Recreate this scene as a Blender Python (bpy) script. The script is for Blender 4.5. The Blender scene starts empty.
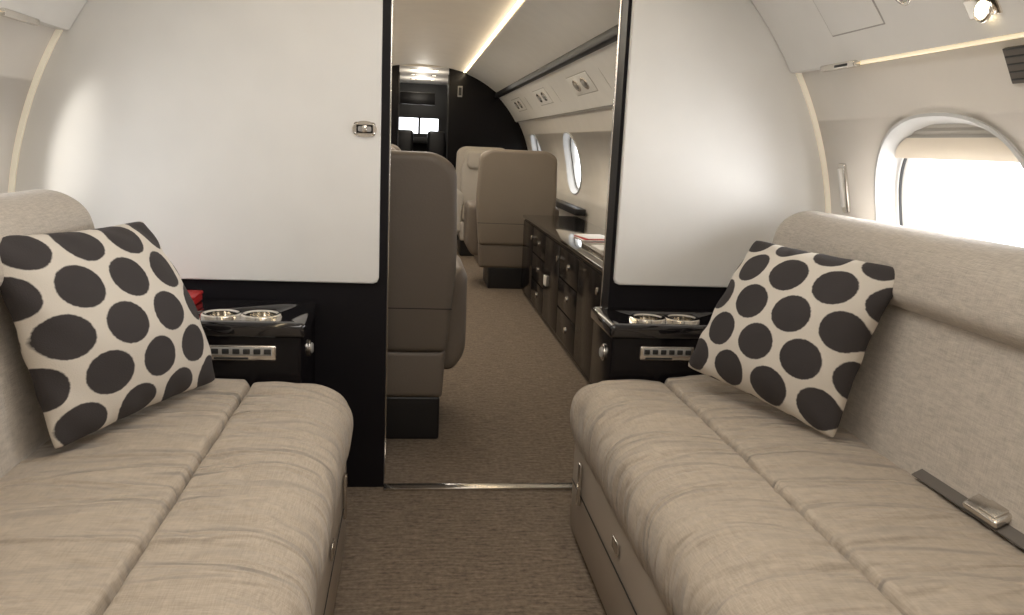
import bpy, bmesh, math, random
from mathutils import Vector, Matrix, noise
random.seed(3)
S=bpy.context.scene
COL=S.collection
try:
    S.view_settings.view_transform='Standard'
except Exception: pass

# ------------------------------------------------------------ materials
def newmat(name):
    m=bpy.data.materials.new(name); m.use_nodes=True
    nt=m.node_tree; b=nt.nodes['Principled BSDF']
    return m,nt,b
def simple(name,col,rough=0.5,metal=0.0,coat=0.0,emit=None,es=0.0,bump=0.0,bscale=200,spec=.5):
    m,nt,b=newmat(name)
    b.inputs['Roughness'].default_value=rough; b.inputs['Metallic'].default_value=metal
    b.inputs['Coat Weight'].default_value=coat; b.inputs['Specular IOR Level'].default_value=spec
    n=nt.nodes.new('ShaderNodeTexNoise'); n.inputs['Scale'].default_value=6; 
    tc=nt.nodes.new('ShaderNodeTexCoord'); nt.links.new(tc.outputs['Object'],n.inputs['Vector'])
    r=nt.nodes.new('ShaderNodeValToRGB')
    r.color_ramp.elements[0].color=(col[0]*.95,col[1]*.95,col[2]*.95,1)
    r.color_ramp.elements[1].color=(min(1,col[0]*1.04),min(1,col[1]*1.04),min(1,col[2]*1.04),1)
    nt.links.new(n.outputs['Fac'],r.inputs['Fac']); nt.links.new(r.outputs['Color'],b.inputs['Base Color'])
    if emit: 
        b.inputs['Emission Color'].default_value=(*emit,1); b.inputs['Emission Strength'].default_value=es
    if bump>0:
        n2=nt.nodes.new('ShaderNodeTexNoise'); n2.inputs['Scale'].default_value=bscale
        nt.links.new(tc.outputs['Object'],n2.inputs['Vector'])
        bp=nt.nodes.new('ShaderNodeBump'); bp.inputs['Strength'].default_value=bump; bp.inputs['Distance'].default_value=.002
        nt.links.new(n2.outputs['Fac'],bp.inputs['Height']); nt.links.new(bp.outputs['Normal'],b.inputs['Normal'])
    return m
def linen(name,col,dark=.8,wr=True):
    m,nt,b=newmat(name); b.inputs['Roughness'].default_value=.85
    b.inputs['Sheen Weight'].default_value=.12
    tc=nt.nodes.new('ShaderNodeTexCoord'); L=nt.links.new
    outs=[]
    for sc in ((1300,50,90),(90,1100,90),(50,90,1200)):
        mp=nt.nodes.new('ShaderNodeMapping'); mp.inputs['Scale'].default_value=sc
        L(tc.outputs['Object'],mp.inputs['Vector'])
        n=nt.nodes.new('ShaderNodeTexNoise'); n.inputs['Scale'].default_value=.45; n.inputs['Detail'].default_value=2
        L(mp.outputs['Vector'],n.inputs['Vector']); outs.append(n)
    a=nt.nodes.new('ShaderNodeMath'); a.operation='ADD'; L(outs[0].outputs['Fac'],a.inputs[0]); L(outs[1].outputs['Fac'],a.inputs[1])
    a2=nt.nodes.new('ShaderNodeMath'); a2.operation='ADD'; L(a.outputs[0],a2.inputs[0]); L(outs[2].outputs['Fac'],a2.inputs[1])
    d=nt.nodes.new('ShaderNodeMapRange'); d.inputs['From Min'].default_value=1.1; d.inputs['From Max'].default_value=1.9
    L(a2.outputs[0],d.inputs['Value'])
    r=nt.nodes.new('ShaderNodeValToRGB')
    r.color_ramp.elements[0].color=(*[c*dark for c in col],1); r.color_ramp.elements[1].color=(*[min(1,c*1.12) for c in col],1)
    L(d.outputs['Result'],r.inputs['Fac']); L(r.outputs['Color'],b.inputs['Base Color'])
    bp=nt.nodes.new('ShaderNodeBump'); bp.inputs['Strength'].default_value=.35; bp.inputs['Distance'].default_value=.0015
    L(d.outputs['Result'],bp.inputs['Height'])
    if wr:
        mp=nt.nodes.new('ShaderNodeMapping'); mp.inputs['Scale'].default_value=(1.5,8,2.0)
        L(tc.outputs['Object'],mp.inputs['Vector'])
        n=nt.nodes.new('ShaderNodeTexNoise'); n.inputs['Scale'].default_value=1.3; n.inputs['Detail'].default_value=1.5; n.inputs['Distortion'].default_value=1.4
        L(mp.outputs['Vector'],n.inputs['Vector'])
        bp2=nt.nodes.new('ShaderNodeBump'); bp2.inputs['Strength'].default_value=.9; bp2.inputs['Distance'].default_value=.07
        L(n.outputs['Fac'],bp2.inputs['Height']); L(bp2.outputs['Normal'],bp.inputs['Normal'])
    L(bp.outputs['Normal'],b.inputs['Normal'])
    return m
def carpet(name):
    m,nt,b=newmat(name); L=nt.links.new; b.inputs['Roughness'].default_value=.95
    tc=nt.nodes.new('ShaderNodeTexCoord')
    v=nt.nodes.new('ShaderNodeTexVoronoi'); v.inputs['Scale'].default_value=110; L(tc.outputs['Object'],v.inputs['Vector'])
    n=nt.nodes.new('ShaderNodeTexNoise'); n.inputs['Scale'].default_value=60; n.inputs['Detail'].default_value=4; L(tc.outputs['Object'],n.inputs['Vector'])
    w=nt.nodes.new('ShaderNodeTexNoise'); mp=nt.nodes.new('ShaderNodeMapping'); mp.inputs['Scale'].default_value=(14,90,1)
    L(tc.outputs['Object'],mp.inputs['Vector']); L(mp.outputs['Vector'],w.inputs['Vector']); w.inputs['Scale'].default_value=1
    a=nt.nodes.new('ShaderNodeMath'); a.operation='ADD'; L(n.outputs['Fac'],a.inputs[0]); L(w.outputs['Fac'],a.inputs[1])
    r=nt.nodes.new('ShaderNodeValToRGB'); r.color_ramp.elements[0].position=.32;r.color_ramp.elements[1].position=.72
    dv=nt.nodes.new('ShaderNodeMath'); dv.operation='MULTIPLY'; dv.inputs[1].default_value=.5; L(a.outputs[0],dv.inputs[0])
    r.color_ramp.elements[0].color=(.095,.068,.047,1); r.color_ramp.elements[1].color=(.29,.228,.17,1)
    L(dv.outputs[0],r.inputs['Fac']); L(r.outputs['Color'],b.inputs['Base Color'])
    bp=nt.nodes.new('ShaderNodeBump'); bp.inputs['Strength'].default_value=.6; bp.inputs['Distance'].default_value=.004
    L(v.outputs['Distance'],bp.inputs['Height']); L(bp.outputs['Normal'],b.inputs['Normal'])
    return m
def dots(name,a=.275,rad=.118,ou=0,ov=0):
    m,nt,b=newmat(name); L=nt.links.new; b.inputs['Roughness'].default_value=.9
    uv=nt.nodes.new('ShaderNodeUVMap'); uv.uv_map='UVMap'
    sx=nt.nodes.new('ShaderNodeSeparateXYZ'); L(uv.outputs['UV'],sx.inputs[0])
    def M(op,x,y=None,z=None):
        n=nt.nodes.new('ShaderNodeMath'); n.operation=op
        for i,q in enumerate((x,y,z)):
            if q is None: continue
            if isinstance(q,(int,float)): n.inputs[i].default_value=q
            else: L(q,n.inputs[i])
        return n.outputs[0]
    bb=a*1.732*.93
    def lat(o1,o2):
        u=M('SUBTRACT',M('FLOORED_MODULO',M('ADD',sx.outputs[0],o1+ou),a),a/2)
        v=M('SUBTRACT',M('FLOORED_MODULO',M('ADD',sx.outputs[1],o2+ov),bb),bb/2)
        return M('SQRT',M('ADD',M('MULTIPLY',u,u),M('MULTIPLY',v,v)))
    d=M('MINIMUM',lat(0,0),lat(a/2,bb/2))
    nz=nt.nodes.new('ShaderNodeTexNoise'); nz.inputs['Scale'].default_value=60; L(uv.outputs['UV'],nz.inputs['Vector'])
    d=M('ADD',d,M('MULTIPLY',M('SUBTRACT',nz.outputs['Fac'],.5),.008))
    mr=nt.nodes.new('ShaderNodeMapRange'); mr.inputs['From Min'].default_value=rad-.003; mr.inputs['From Max'].default_value=rad+.003; L(d,mr.inputs['Value'])
    mx=nt.nodes.new('ShaderNodeMix'); mx.data_type='RGBA'
    L(mr.outputs['Result'],mx.inputs['Factor'])
    mx.inputs['A'].default_value=(.042,.036,.036,1); mx.inputs['B'].default_value=(.66,.61,.54,1)
    L(mx.outputs['Result'],b.inputs['Base Color'])
    n2=nt.nodes.new('ShaderNodeTexNoise'); n2.inputs['Scale'].default_value=180; L(uv.outputs['UV'],n2.inputs['Vector'])
    bp=nt.nodes.new('ShaderNodeBump'); bp.inputs['Strength'].default_value=.4; bp.inputs['Distance'].default_value=.002
    L(n2.outputs['Fac'],bp.inputs['Height']); L(bp.outputs['Normal'],b.inputs['Normal'])
    return m
M_panel=simple('cream_panel',(.80,.785,.75),.55,spec=.3)
M_wall=simple('cream_wall',(.74,.70,.64),.55)
M_ceil=simple('cream_ceiling',(.82,.76,.68),.6)
M_black=simple('black_lacquer',(.006,.005,.006),.2,spec=.22)
M_gloss=simple('black_gloss_top',(.010,.009,.010),.07,0,.6)
M_core=simple('black_partition',(.009,.008,.010),.45,0,0,spec=.2)
M_blacks=simple('black_satin',(.014,.013,.014),.4)
M_chrome=simple('brushed_nickel',(.74,.71,.67),.22,1)
M_gold=simple('polished_metal',(.88,.84,.77),.12,1)
M_linen=linen('sofa_linen',(.46,.388,.31))
M_linen2=linen('sofa_back_linen',(.51,.457,.395),.76,False)
M_leather=simple('taupe_leather',(.19,.155,.125),.5,bump=.3,bscale=120)
M_leather2=simple('seat_back_leather_dimmed',(.17,.14,.112),.5,bump=.3,bscale=120)  # seat leather darkened to carry the weaker light on the nearest seat
M_leather3=simple('seat_back_leather_light',(.27,.225,.18),.5,bump=.3,bscale=120)  # lighter copy of the same seat back leather
M_base=simple('sofa_base_leather',(.38,.32,.26),.6,bump=.2)
M_carpet=carpet('taupe_carpet')
M_red=simple('red_leather',(.45,.02,.02),.4)
M_led=simple('cove_led',(1,.9,.7),.5,emit=(1,.80,.50),es=6)
M_ledsoft=simple('slot_led',(1,.9,.75),.5,emit=(1,.80,.48),es=.55)
M_edge=simple('edge_glow',(.9,.84,.72),.5,emit=(1,.88,.66),es=.16)  # pale trim material with a faint glow added, not a lamp
M_lamp=simple('lamp_lens',(1,.95,.85),.5,emit=(1,.85,.6),es=8)
M_shade=simple('window_shade',(.42,.40,.36),.8)
M_shadebar=simple('window_shade_bar',(.80,.72,.60),.6)
M_frame=simple('window_liner',(.60,.60,.59),.45)
M_grey=simple('grey_plastic',(.35,.34,.32),.5)
M_web=simple('belt_webbing',(.13,.115,.10),.8)
M_seam=simple('seam_grey',(.38,.36,.33),.6)
M_dark=simple('dark_slot',(.02,.02,.02),.6)
M_paper=simple('paper',(.75,.72,.68),.6)

# ------------------------------------------------------------ helpers
def link(ob,parent=None):
    COL.objects.link(ob)
    if parent is not None:
        ob.parent=parent; ob.matrix_parent_inverse=Matrix.Translation(parent.location).inverted()
    return ob
def empty(name,loc):
    e=bpy.data.objects.new(name,None); e.location=loc; e.empty_display_size=.1; COL.objects.link(e); return e
def fin(bm,name,mat,parent=None,smooth=True,ang=40):
    bmesh.ops.recalc_face_normals(bm,faces=bm.faces)
    me=bpy.data.meshes.new(name); bm.to_mesh(me); bm.free()
    if smooth:
        for p in me.polygons: p.use_smooth=True
        try: me.set_sharp_from_angle(angle=math.radians(ang))
        except Exception: pass
    me.materials.append(mat)
    return link(bpy.data.objects.new(name,me),parent)
def box(name,x0,x1,y0,y1,z0,z1,mat,parent=None,bev=.004,seg=2,rot=None):
    bm=bmesh.new(); bmesh.ops.create_cube(bm,size=1)
    c=Vector(((x0+x1)/2,(y0+y1)/2,(z0+z1)/2))
    for v in bm.verts: v.co=Vector((v.co.x*(x1-x0),v.co.y*(y1-y0),v.co.z*(z1-z0)))
    if bev>0: bmesh.ops.bevel(bm,geom=list(bm.edges),offset=bev,segments=seg,profile=.5,affect='EDGES')
    if rot is not None: bmesh.ops.transform(bm,matrix=rot.to_4x4(),verts=bm.verts)
    bmesh.ops.translate(bm,vec=c,verts=bm.verts)
    return fin(bm,name,mat,parent)
def cyl(name,c,r,h,mat,parent=None,axis='Z',seg=32,bev=.002,sx=1,sy=1,rot=None):
    bm=bmesh.new(); bmesh.ops.create_cone(bm,cap_ends=True,segments=seg,radius1=r,radius2=r,depth=h)
    if bev>0:
        e=[e for e in bm.edges if abs(e.verts[0].co.z-e.verts[1].co.z)<1e-6]
        bmesh.ops.bevel(bm,geom=e,offset=bev,segments=2,affect='EDGES')
    for v in bm.verts: v.co.x*=sx; v.co.y*=sy
    R=Matrix.Identity(3)
    if axis=='X': R=Matrix.Rotation(math.pi/2,3,'Y')
    if axis=='Y': R=Matrix.Rotation(math.pi/2,3,'X')
    if rot is not None: R=rot
    bmesh.ops.transform(bm,matrix=R.to_4x4(),verts=bm.verts); bmesh.ops.translate(bm,vec=Vector(c),verts=bm.verts)
    return fin(bm,name,mat,parent)
def ring(name,c,r,t,mat,parent=None,axis='Z',sx=1,sy=1,rot=None):
    bm=bmesh.new(); N=40;K=10; vs=[]
    for i in range(N):
        a=2*math.pi*i/N; row=[]
        for k in range(K):
            b=2*math.pi*k/K; rr=r+t*math.cos(b)
            row.append(bm.verts.new((rr*math.cos(a)*sx,rr*math.sin(a)*sy,t*math.sin(b))))
        vs.append(row)
    for i in range(N):
        for k in range(K): bm.faces.new((vs[i][k],vs[(i+1)%N][k],vs[(i+1)%N][(k+1)%K],vs[i][(k+1)%K]))
    R=Matrix.Identity(3)
    if axis=='X': R=Matrix.Rotation(math.pi/2,3,'Y')
    if axis=='Y': R=Matrix.Rotation(math.pi/2,3,'X')
    if rot is not None: R=rot
    bmesh.ops.transform(bm,matrix=R.to_4x4(),verts=bm.verts); bmesh.ops.translate(bm,vec=Vector(c),verts=bm.verts)
    return fin(bm,name,mat,parent)
def rpoly(pts,r,n=6,step=.03):
    out=[]; N=len(pts)
    if not isinstance(r,(list,tuple)): r=[r]*N
    for i in range(N):
        p=Vector(pts[i]); a=Vector(pts[i-1]); b=Vector(pts[(i+1)%N])
        da=(a-p); db=(b-p); rr=min(r[i],da.length*.48,db.length*.48)
        if rr<1e-4: out.append(p); continue
        s=p+da.normalized()*rr; e=p+db.normalized()*rr
        for k in range(n+1):
            t=k/n; out.append((1-t)**2*s+2*t*(1-t)*p+t*t*e)
    res=[]
    for i in range(len(out)):
        p=out[i]; q=out[(i+1)%len(out)]; L=(q-p).length
        if L<1e-5: continue
        k=max(1,int(L/step)) if step else 1
        for j in range(k): res.append(p.lerp(q,j/k))
    return res
def extr(name,pts,y0,y1,mat,parent=None,r=.03,ystep=None,disp=None,shear=None,ang=50,nr=5):
    """closed (x,z) profile extruded along y with rounded ends"""
    xs=[p[0] for p in pts]; zs=[p[1] for p in pts]
    cx=(min(xs)+max(xs))/2; cz=(min(zs)+max(zs))/2; hx=(max(xs)-min(xs))/2; hz=(max(zs)-min(zs))/2
    if r>0:
        rings=[(y0+r*(1-math.cos(math.pi/2*k/nr)), r*(1-math.sin(math.pi/2*k/nr))) for k in range(nr+1)]
        end=[(y1-r*(1-math.cos(math.pi/2*k/nr)), r*(1-math.sin(math.pi/2*k/nr))) for k in range(nr,-1,-1)]
        a=y0+r;b=y1-r
    else:
        rings=[(y0,0)]; end=[(y1,0)]; a=y0;b=y1
    if ystep:
        n=int((b-a)/ystep)
        rings+=[(a+(b-a)*i/n,0) for i in range(1,n)]
    rings+=end
    bm=bmesh.new(); R=[]
    for (y,ins) in rings:
        fx=1-min(.95,ins/hx); fz=1-min(.95,ins/hz); row=[]
        for p in pts:
            v=Vector((cx+(p[0]-cx)*fx,y,cz+(p[1]-cz)*fz))
            if disp: v=disp(v)
            if shear: v=shear(v)
            row.append(bm.verts.new(v))
        R.append(row)
    N=len(pts)
    for i in range(len(R)-1):
        for j in range(N): bm.faces.new((R[i][j],R[i][(j+1)%N],R[i+1][(j+1)%N],R[i+1][j]))
    bm.faces.new(R[0]); bm.faces.new(R[-1][::-1])
    return fin(bm,name,mat,parent,True,ang)

# ------------------------------------------------------------ shell
CX,CZ,R0=.12,.87,1.47
YB,YF=-1.3,11.3
def wx(z,side,R=R0): return CX+side*math.sqrt(max(0,R*R-(z-CZ)**2))
def arc(side,z0,z1,Ri,Ro,n=28):
    def pt(R,t): return (CX+side*R*math.cos(t),CZ+R*math.sin(t))
    def run(R):
        a0=math.asin(max(-1,min(1,(z0-CZ)/R))); a1=math.asin(max(-1,min(1,(z1-CZ)/R)))
        return [pt(R,a0+(a1-a0)*i/n) for i in range(n+1)]
    return run(Ri)+run(Ro)[::-1]
WIN={1:[(-.3,.45),(1.0,.3),(2.28,.07),(4.0,.1),(5.55,.1),(8.1,.0),(10.4,.0)],
     -1:[(-.3,1.0),(1.0,1.0),(2.30,.0),(4.0,.3),(5.55,.3),(8.1,.3),(10.4,.3)]}
HW,HH,WZ=.37,.285,1.145
def sell(t,hw,hh,e=2.35):
    c,s=math.cos(t),math.sin(t)
    return (hw*math.copysign(abs(c)**(2/e),c),hh*math.copysign(abs(s)**(2/e),s))
wn=0
for side,nm in ((1,'wall_right'),(-1,'wall_left')):
    pts=arc(side,-.02,2.3399,R0,R0+.05,40)
    w=extr(nm,pts,YB,YF,M_wall,None,r=0,ang=30)
    bm=bmesh.new()
    for (wy,sh) in WIN[side]:
        A=[];B=[]
        for i in range(48):
            t=2*math.pi*i/48; u,v=sell(t,HW,HH)
            A.append(bm.verts.new((CX+side*1.2,wy+u,WZ+v))); B.append(bm.verts.new((CX+side*1.9,wy+u,WZ+v)))
        for i in range(48): bm.faces.new((A[i],A[(i+1)%48],B[(i+1)%48],B[i]))
        bm.faces.new(A); bm.faces.new(B[::-1])
    cut=fin(bm,'cutter',M_wall)
    md=w.modifiers.new('b','BOOLEAN'); md.operation='DIFFERENCE'; md.object=cut; md.solver='EXACT'
    bpy.context.view_layer.update()
    dg=bpy.context.evaluated_depsgraph_get(); me=bpy.data.meshes.new_from_object(w.evaluated_get(dg))
    w.modifiers.clear(); w.data=me
    bpy.data.objects.remove(cut)
    for (wy,sh) in WIN[side]:
        wn+=1; e=empty('window_%d'%wn,(CX+side*(R0),wy,WZ))
        N=64
        def loft(nm,spec,mat):
            bm=bmesh.new(); rows=[]
            for (sc,dx) in spec:
                row=[]
                for i in range(N):
                    t=2*math.pi*i/N; u,v=sell(t,HW*sc,HH*sc)
                    row.append(bm.verts.new((wx(WZ+v,side)+side*dx,wy+u,WZ+v)))
                rows.append(row)
            for k in range(len(rows)-1):
                for i in range(N): bm.faces.new((rows[k][i],rows[k][(i+1)%N],rows[k+1][(i+1)%N],rows[k+1][i]))
            return fin(bm,nm,mat,e,True,50)
        loft('liner',[(1.045,.002),(1.04,-.008),(1.01,-.010),(.99,.0),(.955,.03),(.94,.045),(.91,.047),(.905,.055)],M_frame)
        loft('gasket',[(.905,.050),(.89,.050),(.885,.06)],M_dark)
        loft('outer_frame',[(.89,.056),(.86,.060),(.83,.09),(.825,.10)],M_frame)
        zt=WZ+HH*.94; zb=max(WZ-HH*.93,zt-(2*HH*.94)*sh)
        def hwz(z,k):
            v=min(.999,abs((z-WZ)/(HH*k))); return HW*k*(1-v**2.35)**(1/2.35)
        if sh>0:
            bm=bmesh.new(); n=max(4,int((zt-zb)/.008)); prev=None
            for k in range(n+1):
                z=zt-(zt-zb)*k/n; hw=hwz(z,.955); xx=wx(z,side)+side*(.034+.004*(k%2))
                row=[bm.verts.new((xx,wy-hw,z)),bm.verts.new((xx,wy+hw,z)),bm.verts.new((xx+side*.012,wy+hw,z)),bm.verts.new((xx+side*.012,wy-hw,z))]
                if prev:
                    for q in range(4): bm.faces.new((prev[q],prev[(q+1)%4],row[(q+1)%4],row[q]))
                prev=row
            fin(bm,'shade',M_shade,e,False)
        if 0<sh<.9:
            bm=bmesh.new(); prev=None
            for k in range(9):
                z=zb-.062*k/8; hw=hwz(z,.95)-.004; bul=.008*math.sin(math.pi*k/8)
                xx=wx(z,side)+side*(.030-bul)
                a=bm.verts.new((xx,wy-hw,z)); b=bm.verts.new((xx,wy+hw,z)); c=bm.verts.new((xx+side*.014,wy+hw,z)); d=bm.verts.new((xx+side*.014,wy-hw,z))
                row=[a,b,c,d]
                if prev:
                    for q in range(4): bm.faces.new((prev[q],prev[(q+1)%4],row[(q+1)%4],row[q]))
                else: bm.faces.new(row)
                prev=row
            bm.faces.new(prev[::-1]); fin(bm,'shade_bar',M_shadebar,e,True,30)
box('floor',-1.4,1.65,YB,15.5,-.06,0,M_carpet,None,0)
extr('wall_back',arc(1,-.02,2.33,.001,1.46,30)[31:]+arc(-1,-.02,2.33,.001,1.46,30)[31:][::-1],YB-.05,YB+.02,M_wall,None,r=0)
ce=empty('ceiling',(CX,5,2.2))
n=16; up=[];lo=[]
for i in range(n+1):
    t=-1+2*i/n; x=CX+.53*t; z=2.265-.07*t*t; up.append((x,z+.02)); lo.append((x,z))
extr('centre_panel',lo+up[::-1],YB+.03,YF,M_ceil,ce,r=0,ang=30)
for side in (1,-1):
    p=[];q=[]
    for i in range(11):
        t=i/10; x=.975+(.560-.975)*t; z=1.955+(2.18-1.955)*t+.022*math.sin(math.pi*t)
        p.append((CX+side*x,z)); q.append((CX+side*(x+.01),z+.014))
    for k,(a,b) in enumerate(((YB+.03,2.99),(3.13,YF))):
        extr('slope_panel',p+q[::-1],a,b,M_panel,ce,r=0,ang=30)
    box('cove_light_strip',CX+side*.543-.014,CX+side*.543+.014,YB+.03,YF,2.192,2.2,M_led,ce,0)
RP=1.435
for side in (1,-1):
    for k,(a,b) in enumerate(((YB+.03,2.985),(3.13,YF-.01))):
        e=empty('overhead_panel',(CX+side*1.2,(a+b)/2,1.75))
        pts=arc(side,1.60,1.905,RP,RP+.028,12)
        extr('panel',pts,a,b,M_panel,e,r=.004,ang=40,nr=2)
        if k==0: box('light_slot',wx(1.606,side,RP+.018)-.007,wx(1.606,side,RP+.018)+.007,a+.35,b-.33,1.592,1.60,M_ledsoft,e,0)
        else: box('shadow_slot',wx(1.606,side,RP+.018)-.007,wx(1.606,side,RP+.018)+.007,a,b,1.592,1.60,M_seam,e,0)
        xr=CX+side*.985
        box('black_rail',xr-.034,xr+.03,a,b,1.895,1.955,M_core,e,.008)
        def onp(z,y,R=RP): 
            t=math.asin((z-CZ)/R); 
            return Vector((CX+side*R*math.cos(t),y,z)),t
        def plate(nm,z,y,sy,sz,th,mat,bev,R=RP):
            p,t=onp(z,y,R)
            rot=Matrix.Rotation(-t,3,'Y') if side>0 else Matrix.Rotation(t,3,'Y')
            return box(nm,p.x-th/2,p.x+th/2,y-sy/2,y+sy/2,z-sz/2,z+sz/2,mat,e,bev,3,rot)
        def gasper(z,y,mat=M_chrome,r=.03):
            p,t=onp(z,y)
            rot=(Matrix.Rotation(-t,3,'Y') if side>0 else Matrix.Rotation(t,3,'Y'))@Matrix.Rotation(math.pi/2,3,'Y')
            ring('gasper_ring',p,r,.006,mat,e,rot=rot); cyl('gasper_core',p,r*.6,.02,M_grey,e,rot=rot)
        if k==0:
            for yy in (2.45,.9,-.4):
                plate('access_panel_seam',1.735,yy,.30,.145,.005,M_seam,.002)
                plate('access_panel',1.735,yy,.290,.135,.009,M_panel,.003)
                gasper(1.735,yy-.28)
                plate('reading_light_bezel',1.665,yy-.55,.11,.05,.012,M_gold,.004)
                p,t=onp(1.657,yy-.56,RP-.008); 
                ring('reading_light_ring',p,.026,.006,M_gold,e,axis='X'); cyl('reading_light_lens',p,.02,.02,M_lamp,e,axis='X')
            box('metal_clip',wx(1.6,side,RP)-.012,wx(1.6,side,RP)+.012,2.52,2.74,1.583,1.603,M_chrome,e,.004)
            box('metal_clip_slot',wx(1.6,side,RP)-.014,wx(1.6,side,RP)-.008,2.56,2.64,1.588,1.596,M_dark,e,.001)
        else:
            for yy in (4.6,6.3,8.2,10.0):
                for dy in (-.15,.15):
                    p,t=onp(1.765,yy+dy)
                    rot=(Matrix.Rotation(-t,3,'Y') if side>0 else Matrix.Rotation(t,3,'Y'))@Matrix.Rotation(math.pi/2,3,'Y')
                    cyl('gasper_plate',p,.05,.026,M_chrome,e,rot=rot,sy=1.8,bev=.004)
                    cyl('gasper_core',p,.026,.045,M_grey,e,rot=rot)
                plate('service_unit_seam',1.765,yy,.75,.17,.006,M_seam,.001)
                plate('service_unit',1.765,yy,.735,.157,.012,M_panel,.002)
                plate('panel_joint',1.755,yy-.75,.006,.29,.005,M_seam,0)
gr=empty('air_grille',(1.4,1.88,1.54))
t=math.asin((1.54-CZ)/R0)
box('frame',wx(1.54,1)-.01,wx(1.54,1)+.004,1.79,1.93,1.495,1.585,M_web,gr,.003,rot=Matrix.Rotation(-t,3,'Y'))
for i in range(5):
    z=1.507+i*.017; box('louver',wx(z,1)-.013,wx(z,1),1.795,1.925,z-.002,z+.002,M_dark,gr,.001)
hk=empty('coat_hook',(1.55,2.86,1.2))
th=math.asin((1.2-CZ)/R0)
box('plate',wx(1.2,1)-.014,wx(1.2,1)+.008,2.838,2.882,1.11,1.29,M_chrome,hk,.008,3,rot=Matrix.Rotation(-th,3,'Y'))
box('lever',wx(1.2,1)-.024,wx(1.2,1)-.010,2.852,2.868,1.13,1.27,M_panel,hk,.004,3,rot=Matrix.Rotation(-th,3,'Y'))

# ------------------------------------------------------------ partition
def region(x0,x1,z0,z1,R,side,n=24):
    pts=[(x0,z0)]
    pts.append((wx(z0,side,R),z0))
    zt=CZ+math.sqrt(R*R-(x0-CX)**2); zt=min(zt,z1)
    a0=math.asin((z0-CZ)/R); a1=math.asin((zt-CZ)/R)
    for i in range(1,n+1):
        a=a0+(a1-a0)*i/n; pts.append((CX+side*R*math.cos(a),CZ+R*math.sin(a)))
    if abs(pts[-1][0]-x0)>.01: pts.append((x0,zt))
    return pts
PY=3.0; JL,JR=-.08,.745
for side,jx,zb in ((-1,JL,.787),(1,JR,.805)):
    e=empty('partition_wall',((jx+side*.6),PY,0))
    extr('core',region(jx,0,.0,2.33,1.445,side),PY+.012,PY+.115,M_core,e,r=0,ang=30)
    extr('core_rim',arc(side,0.0,2.3,1.44,1.468,30),PY+.02,PY+.115,M_panel,e,r=0,ang=30)
    inner=jx+side*(.028 if side<0 else .012)
    pts=region(inner,0,zb,2.3,1.453,side)
    p2=[(inner+side*.02,zb)]+pts[1:]+[(inner,zb+.02),(inner+side*.006,zb+.006)]
    extr('cream_panel',p2,PY-.012,PY+.014,M_panel,e,r=.006,ang=40,nr=3)
    box('metal_edge',jx-.004 if side<0 else jx-.005,jx+.004 if side<0 else jx+.003,PY+.108,PY+.120,0.01,2.2,M_chrome,e,.002)
    a=[];b=[]
    for i in range(25):
        z=.9+(1.60-.9)*i/24
        a.append((wx(z,side,1.469),z)); b.append((wx(z,side,1.453),z))
    extr('edge_glow_trim',a+b[::-1],PY-.02,PY+.005,M_edge,e,r=0)  # curved trim along the wall, its warm glow put into the material
    if side<0:
        cyl('latch_plate',(-.163,PY-.016,1.33),.028,.012,M_chrome,e,axis='Y',sx=1.5,bev=.003)
        box('latch_body',-.20,-.126,PY-.022,PY-.012,1.307,1.353,M_chrome,e,.009,4)
        box('latch_recess',-.186,-.140,PY-.025,PY-.018,1.320,1.340,M_seam,e,.005)
        box('latch_lever',-.172,-.154,PY-.032,PY-.02,1.318,1.342,M_chrome,e,.004)
box('trim_1',JL,JR,PY-.03,PY+.02,0,.012,M_chrome,None,.004)
box('trim_2',JL,JR,PY+.012,PY+.115,2.14,2.3,M_core,None,.002)

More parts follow.
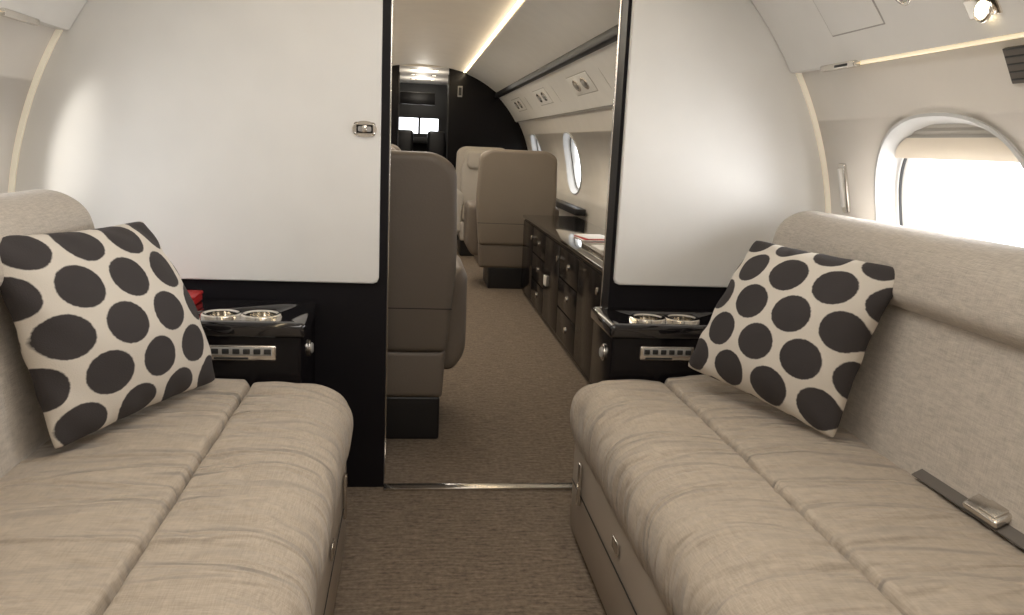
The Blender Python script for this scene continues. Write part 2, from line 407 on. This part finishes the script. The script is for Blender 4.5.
# ------------------------------------------------------------ sofas
SC=.19
def sofa(side,y0,y1,yb1):
    e=empty('sofa',(SC+side*.8,(y0+y1)/2,0))
    X=lambda u:SC+side*u
    def P(l): return [(X(u),z) for u,z in l]
    def wr(amp,seed):
        def f(v):
            w=v.y*6+math.sin(v.x*6+seed)*.9+.6*noise.noise(Vector((v.x*3,v.y*1.5,seed)))
            n1=noise.noise(Vector((v.x*1.6+seed,w,v.z*2.0)))
            n2=noise.noise(Vector((v.x*4+seed,w*2.6,v.z*4)))
            c=-max(0,.09-abs(n1))*1.4*amp
            return v+Vector((0,0,amp*n1+amp*.3*n2+c*4))+Vector((-side*(amp*.9*n1+c*2),0,0))
        return f
    box('base',min(X(.375),X(1.02)),max(X(.375),X(1.02)),y0+.02,y1-.03,.02,.335,M_base,e,.012)
    box('kick',min(X(.41),X(1.0)),max(X(.41),X(1.0)),y0+.04,y1-.06,0.0,.03,M_blacks,e,.002)
    fr=rpoly([(.385,.305),(.350,.40),(.362,.505),(.45,.552),(.57,.557),(.658,.550),(.667,.52),(.667,.31)],[.03,.07,.09,.08,.05,.012,.012,.02],6,.02)
    extr('front_cushion',P(fr),y0,y1,M_linen,e,r=.06,ystep=.012,disp=wr(.011,side*3),ang=60)
    rr=rpoly([(.670,.31),(.670,.525),(.680,.552),(.80,.559),(1.0,.548),(1.12,.525),(1.12,.33)],[.02,.01,.012,.06,.06,.03,.02],6,.02)
    extr('seat_cushion',P(rr),y0,y1+.01,M_linen,e,r=.03,ystep=.015,disp=wr(.007,side*7),ang=60)
    bk=rpoly([(1.065,.50),(1.085,.70),(1.12,.935),(1.30,.935),(1.26,.50)],[.03,.05,.02,.03,.03],5,.03)
    extr('back_cushion',P(bk),y0,yb1,M_linen2,e,r=.03,ystep=.04,ang=60)
    bo=rpoly([(1.115,.915),(1.062,.955),(1.085,1.075),(1.17,1.125),(1.27,1.115),(1.325,1.04),(1.32,.93)],[.02,.05,.06,.06,.06,.05,.03],6,.02)
    extr('head_bolster',P(bo),y0,yb1+.01,M_linen2,e,r=.035,ystep=.02,disp=wr(.0015,side*11),ang=60)
    bb=rpoly([(1.0,.02),(1.02,.48),(1.26,.50),(1.18,.02)],.01,2,None)
    extr('back_frame',P(bb),y0+.02,yb1-.02,M_base,e,r=.01)
    fx=X(.372)
    box('latch_plate',min(fx,fx-side*.006),max(fx,fx-side*.006),1.97,2.03,.25,.285,M_chrome,e,.002)
    box('hinge',min(fx,fx-side*.01),max(fx,fx-side*.01),y1-.20,y1-.17,.17,.31,M_chrome,e,.003)
    box('base_seam',min(fx,fx-side*.002),max(fx,fx-side*.002),y0+.05,y1-.05,.20,.204,M_dark,e,0)
    if side>0:
        # lap belt lying in the crease between seat and back
        bx=X(1.066)
        R=Matrix.Rotation(math.radians(-28),3,'Y')
        box('belt_webbing',bx-.022,bx+.020,1.30,1.80,.556,.560,M_web,e,.001,rot=R)
        box('belt_buckle',bx-.030,bx+.018,1.49,1.60,.562,.580,M_chrome,e,.006,3,rot=R)
        box('buckle_flap',bx-.026,bx+.010,1.50,1.555,.580,.585,M_chrome,e,.002,3,rot=R)
    return e
sofa(-1,YB+.1,2.575,2.49)
sofa(1,YB+.1,2.655,2.80)

# ------------------------------------------------------------ pillows
def pillow(BL,BR,TR,TL,mat,tf=.12,tb=.045,fold=0):
    BL,BR,TR,TL=map(Vector,(BL,BR,TR,TL))
    N=48
    nrm=((BR-BL).cross(TL-BL)).normalized()
    bm=bmesh.new(); uvl=bm.loops.layers.uv.new('UVMap')
    def P(u,v,s):
        k=.055
        cu=2*u-1; cv=2*v-1
        sq=1-.03*(abs(cu)*abs(cv))**10
        cu*=sq*(1-k*(1-cv*cv)*abs(cu)**3); cv0=cv; cv*=sq*(1-k*(1-(2*u-1)**2)*abs(cv0)**3)
        uu=(cu+1)/2; vv=(cv+1)/2
        p=BL*(1-uu)*(1-vv)+BR*uu*(1-vv)+TR*uu*vv+TL*(1-uu)*vv
        a=(1-(2*u-1)**2); b=(1-(2*v-1)**2)
        h=max(0,a*b)**.52
        w=.012*noise.noise(Vector((u*3.5,v*3.5,s*2+BL.x)))*min(1,h*3)
        e=min(u,1-u,v,1-v); w+=.005*math.exp(-e*10)*math.sin(34*(u+v*.8)+BL.x*7)*min(1,h*4)
        bend=-.03*math.exp(-((u-1)**2+(v-1)**2)*18)
        return p+nrm*(s*((tf if s>0 else tb)*h+w)+bend)
    V={}
    def co(i): 
        q=.5-.5*math.cos(math.pi*i/N); return q*.5+.5*i/N
    for s in (1,-1):
        for i in range(N+1):
            for j in range(N+1):
                if s==-1 and (i in(0,N) or j in (0,N)): V[(s,i,j)]=V[(1,i,j)]; continue
                V[(s,i,j)]=bm.verts.new(P(co(i),co(j),s))
    for s in (1,-1):
        for i in range(N):
            for j in range(N):
                idx=[(i,j),(i+1,j),(i+1,j+1),(i,j+1)]
                f=bm.faces.new([V[(s,a,b)] for a,b in idx])
                for lp,(a,b) in zip(f.loops,idx): lp[uvl].uv=(co(a),co(b))
    return fin(bm,'throw_pillow',mat,None,True,180)
pillow((.885,2.50,.625),(1.145,2.01,.555),(1.272,2.00,1.042),(1.076,2.5,1.045),dots('dotted_fabric',.272,.109,.05,.10))
pillow((-.80,1.915,.560),(-.560,2.48,.568),(-.735,2.5,1.048),(-.92,1.90,1.058),dots('dotted_fabric_b',.262,.104,.02,.13))

# ------------------------------------------------------------ side tables
def side_table(side,xi,xo,yf,cups,vx,vw):
    e=empty('side_table',((xi+xo)/2,yf+.2,0)); x0,x1=min(xi,xo),max(xi,xo)
    body=box('body',x0+.012,x1-.012,yf+.012,PY-.002,0,.69,M_black,e,.012,3)
    top=box('top',x0,x1,yf,PY-.002,.672,.722,M_gloss,e,.016,4)
    bm=bmesh.new()
    for (cx,cy) in cups:
        bmesh.ops.create_cone(bm,cap_ends=True,segments=40,radius1=.05,radius2=.05,depth=.2,matrix=Matrix.Translation((cx,cy,.76)))
    cut=fin(bm,'cut',M_black)
    for o in (top,body):
        md=o.modifiers.new('b','BOOLEAN'); md.operation='DIFFERENCE'; md.object=cut; md.solver='EXACT'
        bpy.context.view_layer.update(); dg=bpy.context.evaluated_depsgraph_get()
        me=bpy.data.meshes.new_from_object(o.evaluated_get(dg)); o.modifiers.clear(); o.data=me
    bpy.data.objects.remove(cut)
    for (cx,cy) in cups:
        bm=bmesh.new(); prof=[(.028,.668),(.030,.671),(.044,.671),(.0475,.676),(.048,.700),(.0485,.7215),(.056,.7255),(.063,.7250),(.065,.7215),(.05,.7210)]
        N=40; rows=[[bm.verts.new((cx+r*math.cos(2*math.pi*i/N),cy+r*math.sin(2*math.pi*i/N),z)) for i in range(N)] for r,z in prof]
        for k in range(len(rows)-1):
            for i in range(N): bm.faces.new((rows[k][i],rows[k][(i+1)%N],rows[k+1][(i+1)%N],rows[k+1][i]))
        bm.faces.new(rows[0]); fin(bm,'cup_holder',M_gold,e,True,60)
    box('control_plate',vx-vw/2,vx+vw/2,yf+.006,yf+.016,.598,.648,M_chrome,e,.006,3)
    box('control_recess',vx-vw*.44,vx+vw*.44,yf+.003,yf+.010,.615,.642,M_grey,e,.003,2)
    for i in range(6):
        xx=vx-vw*.38+i*vw*.152
        box('key',xx-vw*.05,xx+vw*.05,yf-.001,yf+.006,.621,.637,M_dark,e,.002)
    box('slot_low',vx-vw*.4,vx+vw*.1,yf+.003,yf+.010,.603,.609,M_dark,e,.002)
    cyl('knob',(xi+.010*side,2.78,.60),.030,.018,M_chrome,e,axis='X',bev=.004)
    cyl('knob_face',(xi+.001*side,2.78,.60),.018,.012,M_grey,e,axis='X',bev=.003)
    return e
side_table(-1,-.32,-.92,2.60,[(-.60,2.73),(-.475,2.73)],-.515,.21)
side_table(1,.675,1.245,2.67,[(.838,2.80),(.963,2.80)],.88,.19)
rb=empty('red_box',(-.77,2.9,.722))
box('base',-.90,-.71,2.83,2.95,.7225,.745,M_red,rb,.004); box('lid',-.903,-.707,2.827,2.953,.745,.757,M_red,rb,.005)

# ------------------------------------------------------------ cabin seats
def seat(cx,cy,face=1,mat=M_leather,w=1.0,n='airplane_seat',mb=None):
    e=empty(n,(cx,cy,0)); F=face
    def ext(nm,pl,y0,y1,r,m=mat,shear=None):
        pts=[(cx+x*w,z) for x,z in pl]
        a,b=(cy+y0*F,cy+y1*F); a,b=min(a,b),max(a,b)
        return extr(nm,pts,a,b,m,e,r=r,shear=shear,ang=50)
    rec=lambda v:Vector((v.x,v.y-F*.10*max(0,v.z-.45),v.z))
    back=rpoly([(-.30,.40),(-.335,.80),(-.32,1.20),(-.24,1.255),(.24,1.255),(.32,1.20),(.335,.80),(.30,.40)],[.03,.1,.08,.1,.1,.08,.1,.03],6,.05)
    ext('back_shell',back,0,.13,.035,mb or mat,rec)
    cush=rpoly([(-.27,.55),(-.28,.95),(-.22,1.22),(.22,1.22),(.28,.95),(.27,.55)],.06,6,.05)
    ext('back_cushion',cush,.10,.21,.04,mat,rec)
    hr=rpoly([(-.2,1.0),(-.21,1.2),(.21,1.2),(.2,1.0)],.05,5,.05); ext('headrest',hr,.17,.26,.03,mat,rec)
    low=rpoly([(-.29,.19),(-.30,.41),(.30,.41),(.29,.19)],.02,4,.05); ext('lower_shroud',low,.02,.66,.03)
    pan=rpoly([(-.27,.42),(-.27,.56),(-.2,.585),(.2,.585),(.27,.56),(.27,.42)],.03,4,.05); ext('seat_cushion',pan,.14,.72,.05)
    for s in (-1,1):
        arm=rpoly([(s*.27,.28),(s*.27,.72),(s*.30,.755),(s*.37,.755),(s*.395,.72),(s*.395,.36),(s*.34,.28)],[.02,.03,.03,.03,.04,.06,.04],5,.05)
        ext('armrest',arm,.14,.66,.05)
    ft=rpoly([(-.28,.0),(-.28,.195),(.28,.195),(.28,.0)],.01,2,None)
    ft=[((p[0]*.75 if w>1 else p[0]),p[1]) for p in ft]; ext('pedestal',ft,.03,.55,.01,M_blacks)
    for (z,hw) in ((.60,.318),):
        y=cy-F*(-.002+.10*(z-.45)); 
        box('seam',cx-hw*w,cx+hw*w,y-.003,y+.003,z-.002,z+.002,M_dark,e,0)
    return e
seat(-.135,3.50,1,mb=M_leather2)
seat(.94,7.45,1,w=1.08,mb=M_leather3)
seat(.86,10.2,-1,mat=simple('pale_leather',(.50,.46,.41),.5,bump=.2,bscale=120))
seat(-.42,6.9,-1)
seat(-.42,8.6,1)

# ------------------------------------------------------------ credenza
e=empty('credenza',(1.2,5.3,0))
box('cabinet',1.0,1.28,3.5,7.28,.03,.665,M_black,e,.008)
box('rear_top',1.2,1.47,3.5,7.28,.60,.675,M_black,e,.006)
box('countertop',.985,1.47,3.48,7.3,.672,.70,M_gloss,e,.010,3)
box('plinth',1.03,1.25,3.55,7.25,0,.04,M_blacks,e,0)
yy=3.55; k=0
while yy<7.1:
    y2=yy+.62-.008
    if k%2==0:
        for (za,zb) in ((.06,.25),(.258,.45),(.458,.655)):
            box('drawer_front',.990,1.004,yy,y2,za,zb,M_black,e,.004)
            cyl('pull_button',(.986,(yy+y2)/2,(za+zb)/2),.020,.010,M_chrome,e,axis='X')
    else:
        box('door_panel',.990,1.004,yy,y2,.06,.655,M_black,e,.004)
        cyl('pull_button',(.986,yy+.08,.56),.020,.010,M_chrome,e,axis='X')
    yy+=.62; k+=1
box('label_plate',.984,.992,5.9,6.0,.30,.37,M_paper,e,.001)
mg=empty('magazine_stack',(1.2,5.6,.70))
for i in range(3):
    box('magazine',1.12+.01*i,1.32+.01*i,5.35+.02*i,5.62+.02*i,.7005+i*.005,.7050+i*.005,[M_paper,M_red,M_paper][i],mg,.001,rot=Matrix.Rotation(.1*i,3,'Z'))
tr=empty('serving_tray',(1.2,4.7,.70))
box('plate',1.06,1.40,4.40,5.05,.7005,.712,M_chrome,tr,.004)
box('rim_front',1.055,1.065,4.40,5.05,.70,.725,M_chrome,tr,.003); box('rim_back',1.395,1.405,4.40,5.05,.70,.725,M_chrome,tr,.003)
box('napkin',1.10,1.22,4.72,4.98,.7125,.722,M_paper,tr,.002)
for (x,y) in ((1.30,4.85),(1.34,4.7)):
    cyl('tumbler',(x,y,.747),.03,.07,M_chrome,tr,bev=.003)
box('trim_3',1.46,1.56,7.35,11.2,.70,.76,M_blacks,None,.01)

# ------------------------------------------------------------ forward bulkhead and galley
DL,DR=-.18,.46
for side,jx in ((-1,DL),(1,DR)):
    e=empty('forward_partition',(jx+side*.5,YF,0))
    extr('core',region(jx,0,0,2.34,1.468,side),YF-.06,YF+.02,M_black,e,r=0,ang=30)
    box('jamb_trim',jx-.008,jx+.008,YF-.075,YF-.05,.0,2.15,M_blacks,e,.002)
    box('sign_plate',jx+side*.15-.03,jx+side*.15+.03,YF-.07,YF-.058,1.88,2.02,M_grey,e,.003)
    box('sign_inset',jx+side*.15-.02,jx+side*.15+.02,YF-.074,YF-.066,1.90,2.0,M_dark,e,.003)
g=empty('galley',(CX,13,0))
box('cabinet_left',-1.2,-.30,YF+.03,14.6,0,2.25,M_black,g,.01)
box('cabinet_right',.62,1.5,YF+.03,14.6,0,2.25,M_black,g,.01)
box('counter_right',.50,.64,YF+.1,13.5,.9,.95,M_chrome,g,.004)
box('oven',.60,.625,12.2,12.8,1.2,1.6,M_chrome,g,.006)
box('overhead_monitor',-.2,.34,13.2,13.35,1.84,2.02,M_blacks,g,.01)
box('ceiling_panel',-.32,.66,YF-.02,14.6,2.24,2.28,M_ceil,g,.0)
for y in (11.7,12.6,13.5):
    for x in (0.0,.3):
        ring('downlight_ring',(x,y,2.237),.04,.006,M_chrome,g); cyl('downlight_lens',(x,y,2.236),.032,.006,M_lamp,g)
c=empty('cockpit',(CX,15,0))
box('panel_low',-1.2,1.5,14.95,15.05,0,1.42,M_blacks,c,.0)
box('panel_high',-1.2,1.5,14.95,15.05,1.68,2.5,M_blacks,c,.0)
for x0,x1 in ((-1.2,-.23),(.10,.14),(.45,1.5)): box('window_post',x0,x1,14.95,15.05,1.4,1.7,M_blacks,c,.0)
box('glareshield',-.9,1.1,14.3,14.95,1.25,1.35,M_dark,c,.03)
box('pilot_seat_left',-.25,.02,14.0,14.2,.5,1.46,M_blacks,c,.05,4)
box('pilot_seat_right',.25,.55,14.0,14.2,.5,1.46,M_blacks,c,.05,4)
box('roof',-1.4,1.65,YF+.02,15.1,2.35,2.4,M_blacks,c,0)
box('side_left',-1.4,-1.2,YF+.02,15.1,0,2.36,M_blacks,c,0)
box('side_right',1.5,1.65,YF+.02,15.1,0,2.36,M_blacks,c,0)

# ------------------------------------------------------------ light
W=bpy.data.worlds.new('World'); S.world=W; W.use_nodes=True
bg=W.node_tree.nodes['Background']; bg.inputs['Color'].default_value=(.95,.97,1,1); bg.inputs['Strength'].default_value=4.5
def area(name,loc,rot,sx,sy,en,col=(1,.97,.93)):
    l=bpy.data.lights.new(name,'AREA'); l.shape='RECTANGLE'; l.size=sx; l.size_y=sy; l.energy=en; l.color=col
    o=bpy.data.objects.new(name,l); o.location=loc; o.rotation_euler=rot; COL.objects.link(o); return o
area('ceiling_fill',(CX,.9,2.17),(0,0,0),.7,2.6,24,(1,.96,.905))  # added fill standing in for ambient window light, no real fixture
area('ceiling_fill',(CX,6.8,2.17),(0,0,0),.4,5.0,30,(1,.92,.80))  # same kind of added fill for the forward cabin
for side in (1,-1):
    area('cove_lamp',(CX+side*.55,7.2,2.165),(0,side*math.radians(105),0),.03,8,9,(1,.84,.60))
for y in (12.0,13.4):
    l=bpy.data.lights.new('galley_fill','POINT'); l.energy=9; l.shadow_soft_size=.05; l.color=(1,.92,.8)  # added points hung below the galley ceiling to brighten it
    o=bpy.data.objects.new('galley_fill',l); o.location=(.14,y,2.05); COL.objects.link(o)
for side in (1,-1):
    for y in (1.0,2.3):
        if side<0 and y<2: continue
        area('window_daylight',(CX+side*1.75,y,1.2),(0,side*math.radians(90),0),.5,.7,24 if side>0 else 4,(.98,.98,1))
sun=bpy.data.lights.new('sun','SUN'); sun.energy=1.6; sun.angle=math.radians(7); sun.color=(1,.95,.88)
so=bpy.data.objects.new('sun',sun); COL.objects.link(so)
d=Vector((.36,1,.10)).normalized(); so.rotation_euler=d.to_track_quat('-Z','Y').to_euler()

# ------------------------------------------------------------ camera
f=833.0; F=Vector((-100,-167.5,f)).normalized(); N=Vector((-194,4271,f)).normalized()
N=(N-F*N.dot(F)).normalized(); Rt=N.cross(F)
cx_=Vector((Rt[0],F[0],-N[0])); iy=Vector((Rt[1],F[1],-N[1])); iz=Vector((Rt[2],F[2],-N[2]))
m=Matrix((cx_,-iy,-iz)).transposed().to_4x4(); m.translation=Vector((0,0,1.3))
cam=bpy.data.cameras.new('camera'); cam.sensor_width=36; cam.lens=f/1024*36; cam.clip_start=.02
co=bpy.data.objects.new('camera',cam); co.matrix_world=m; COL.objects.link(co); S.camera=co
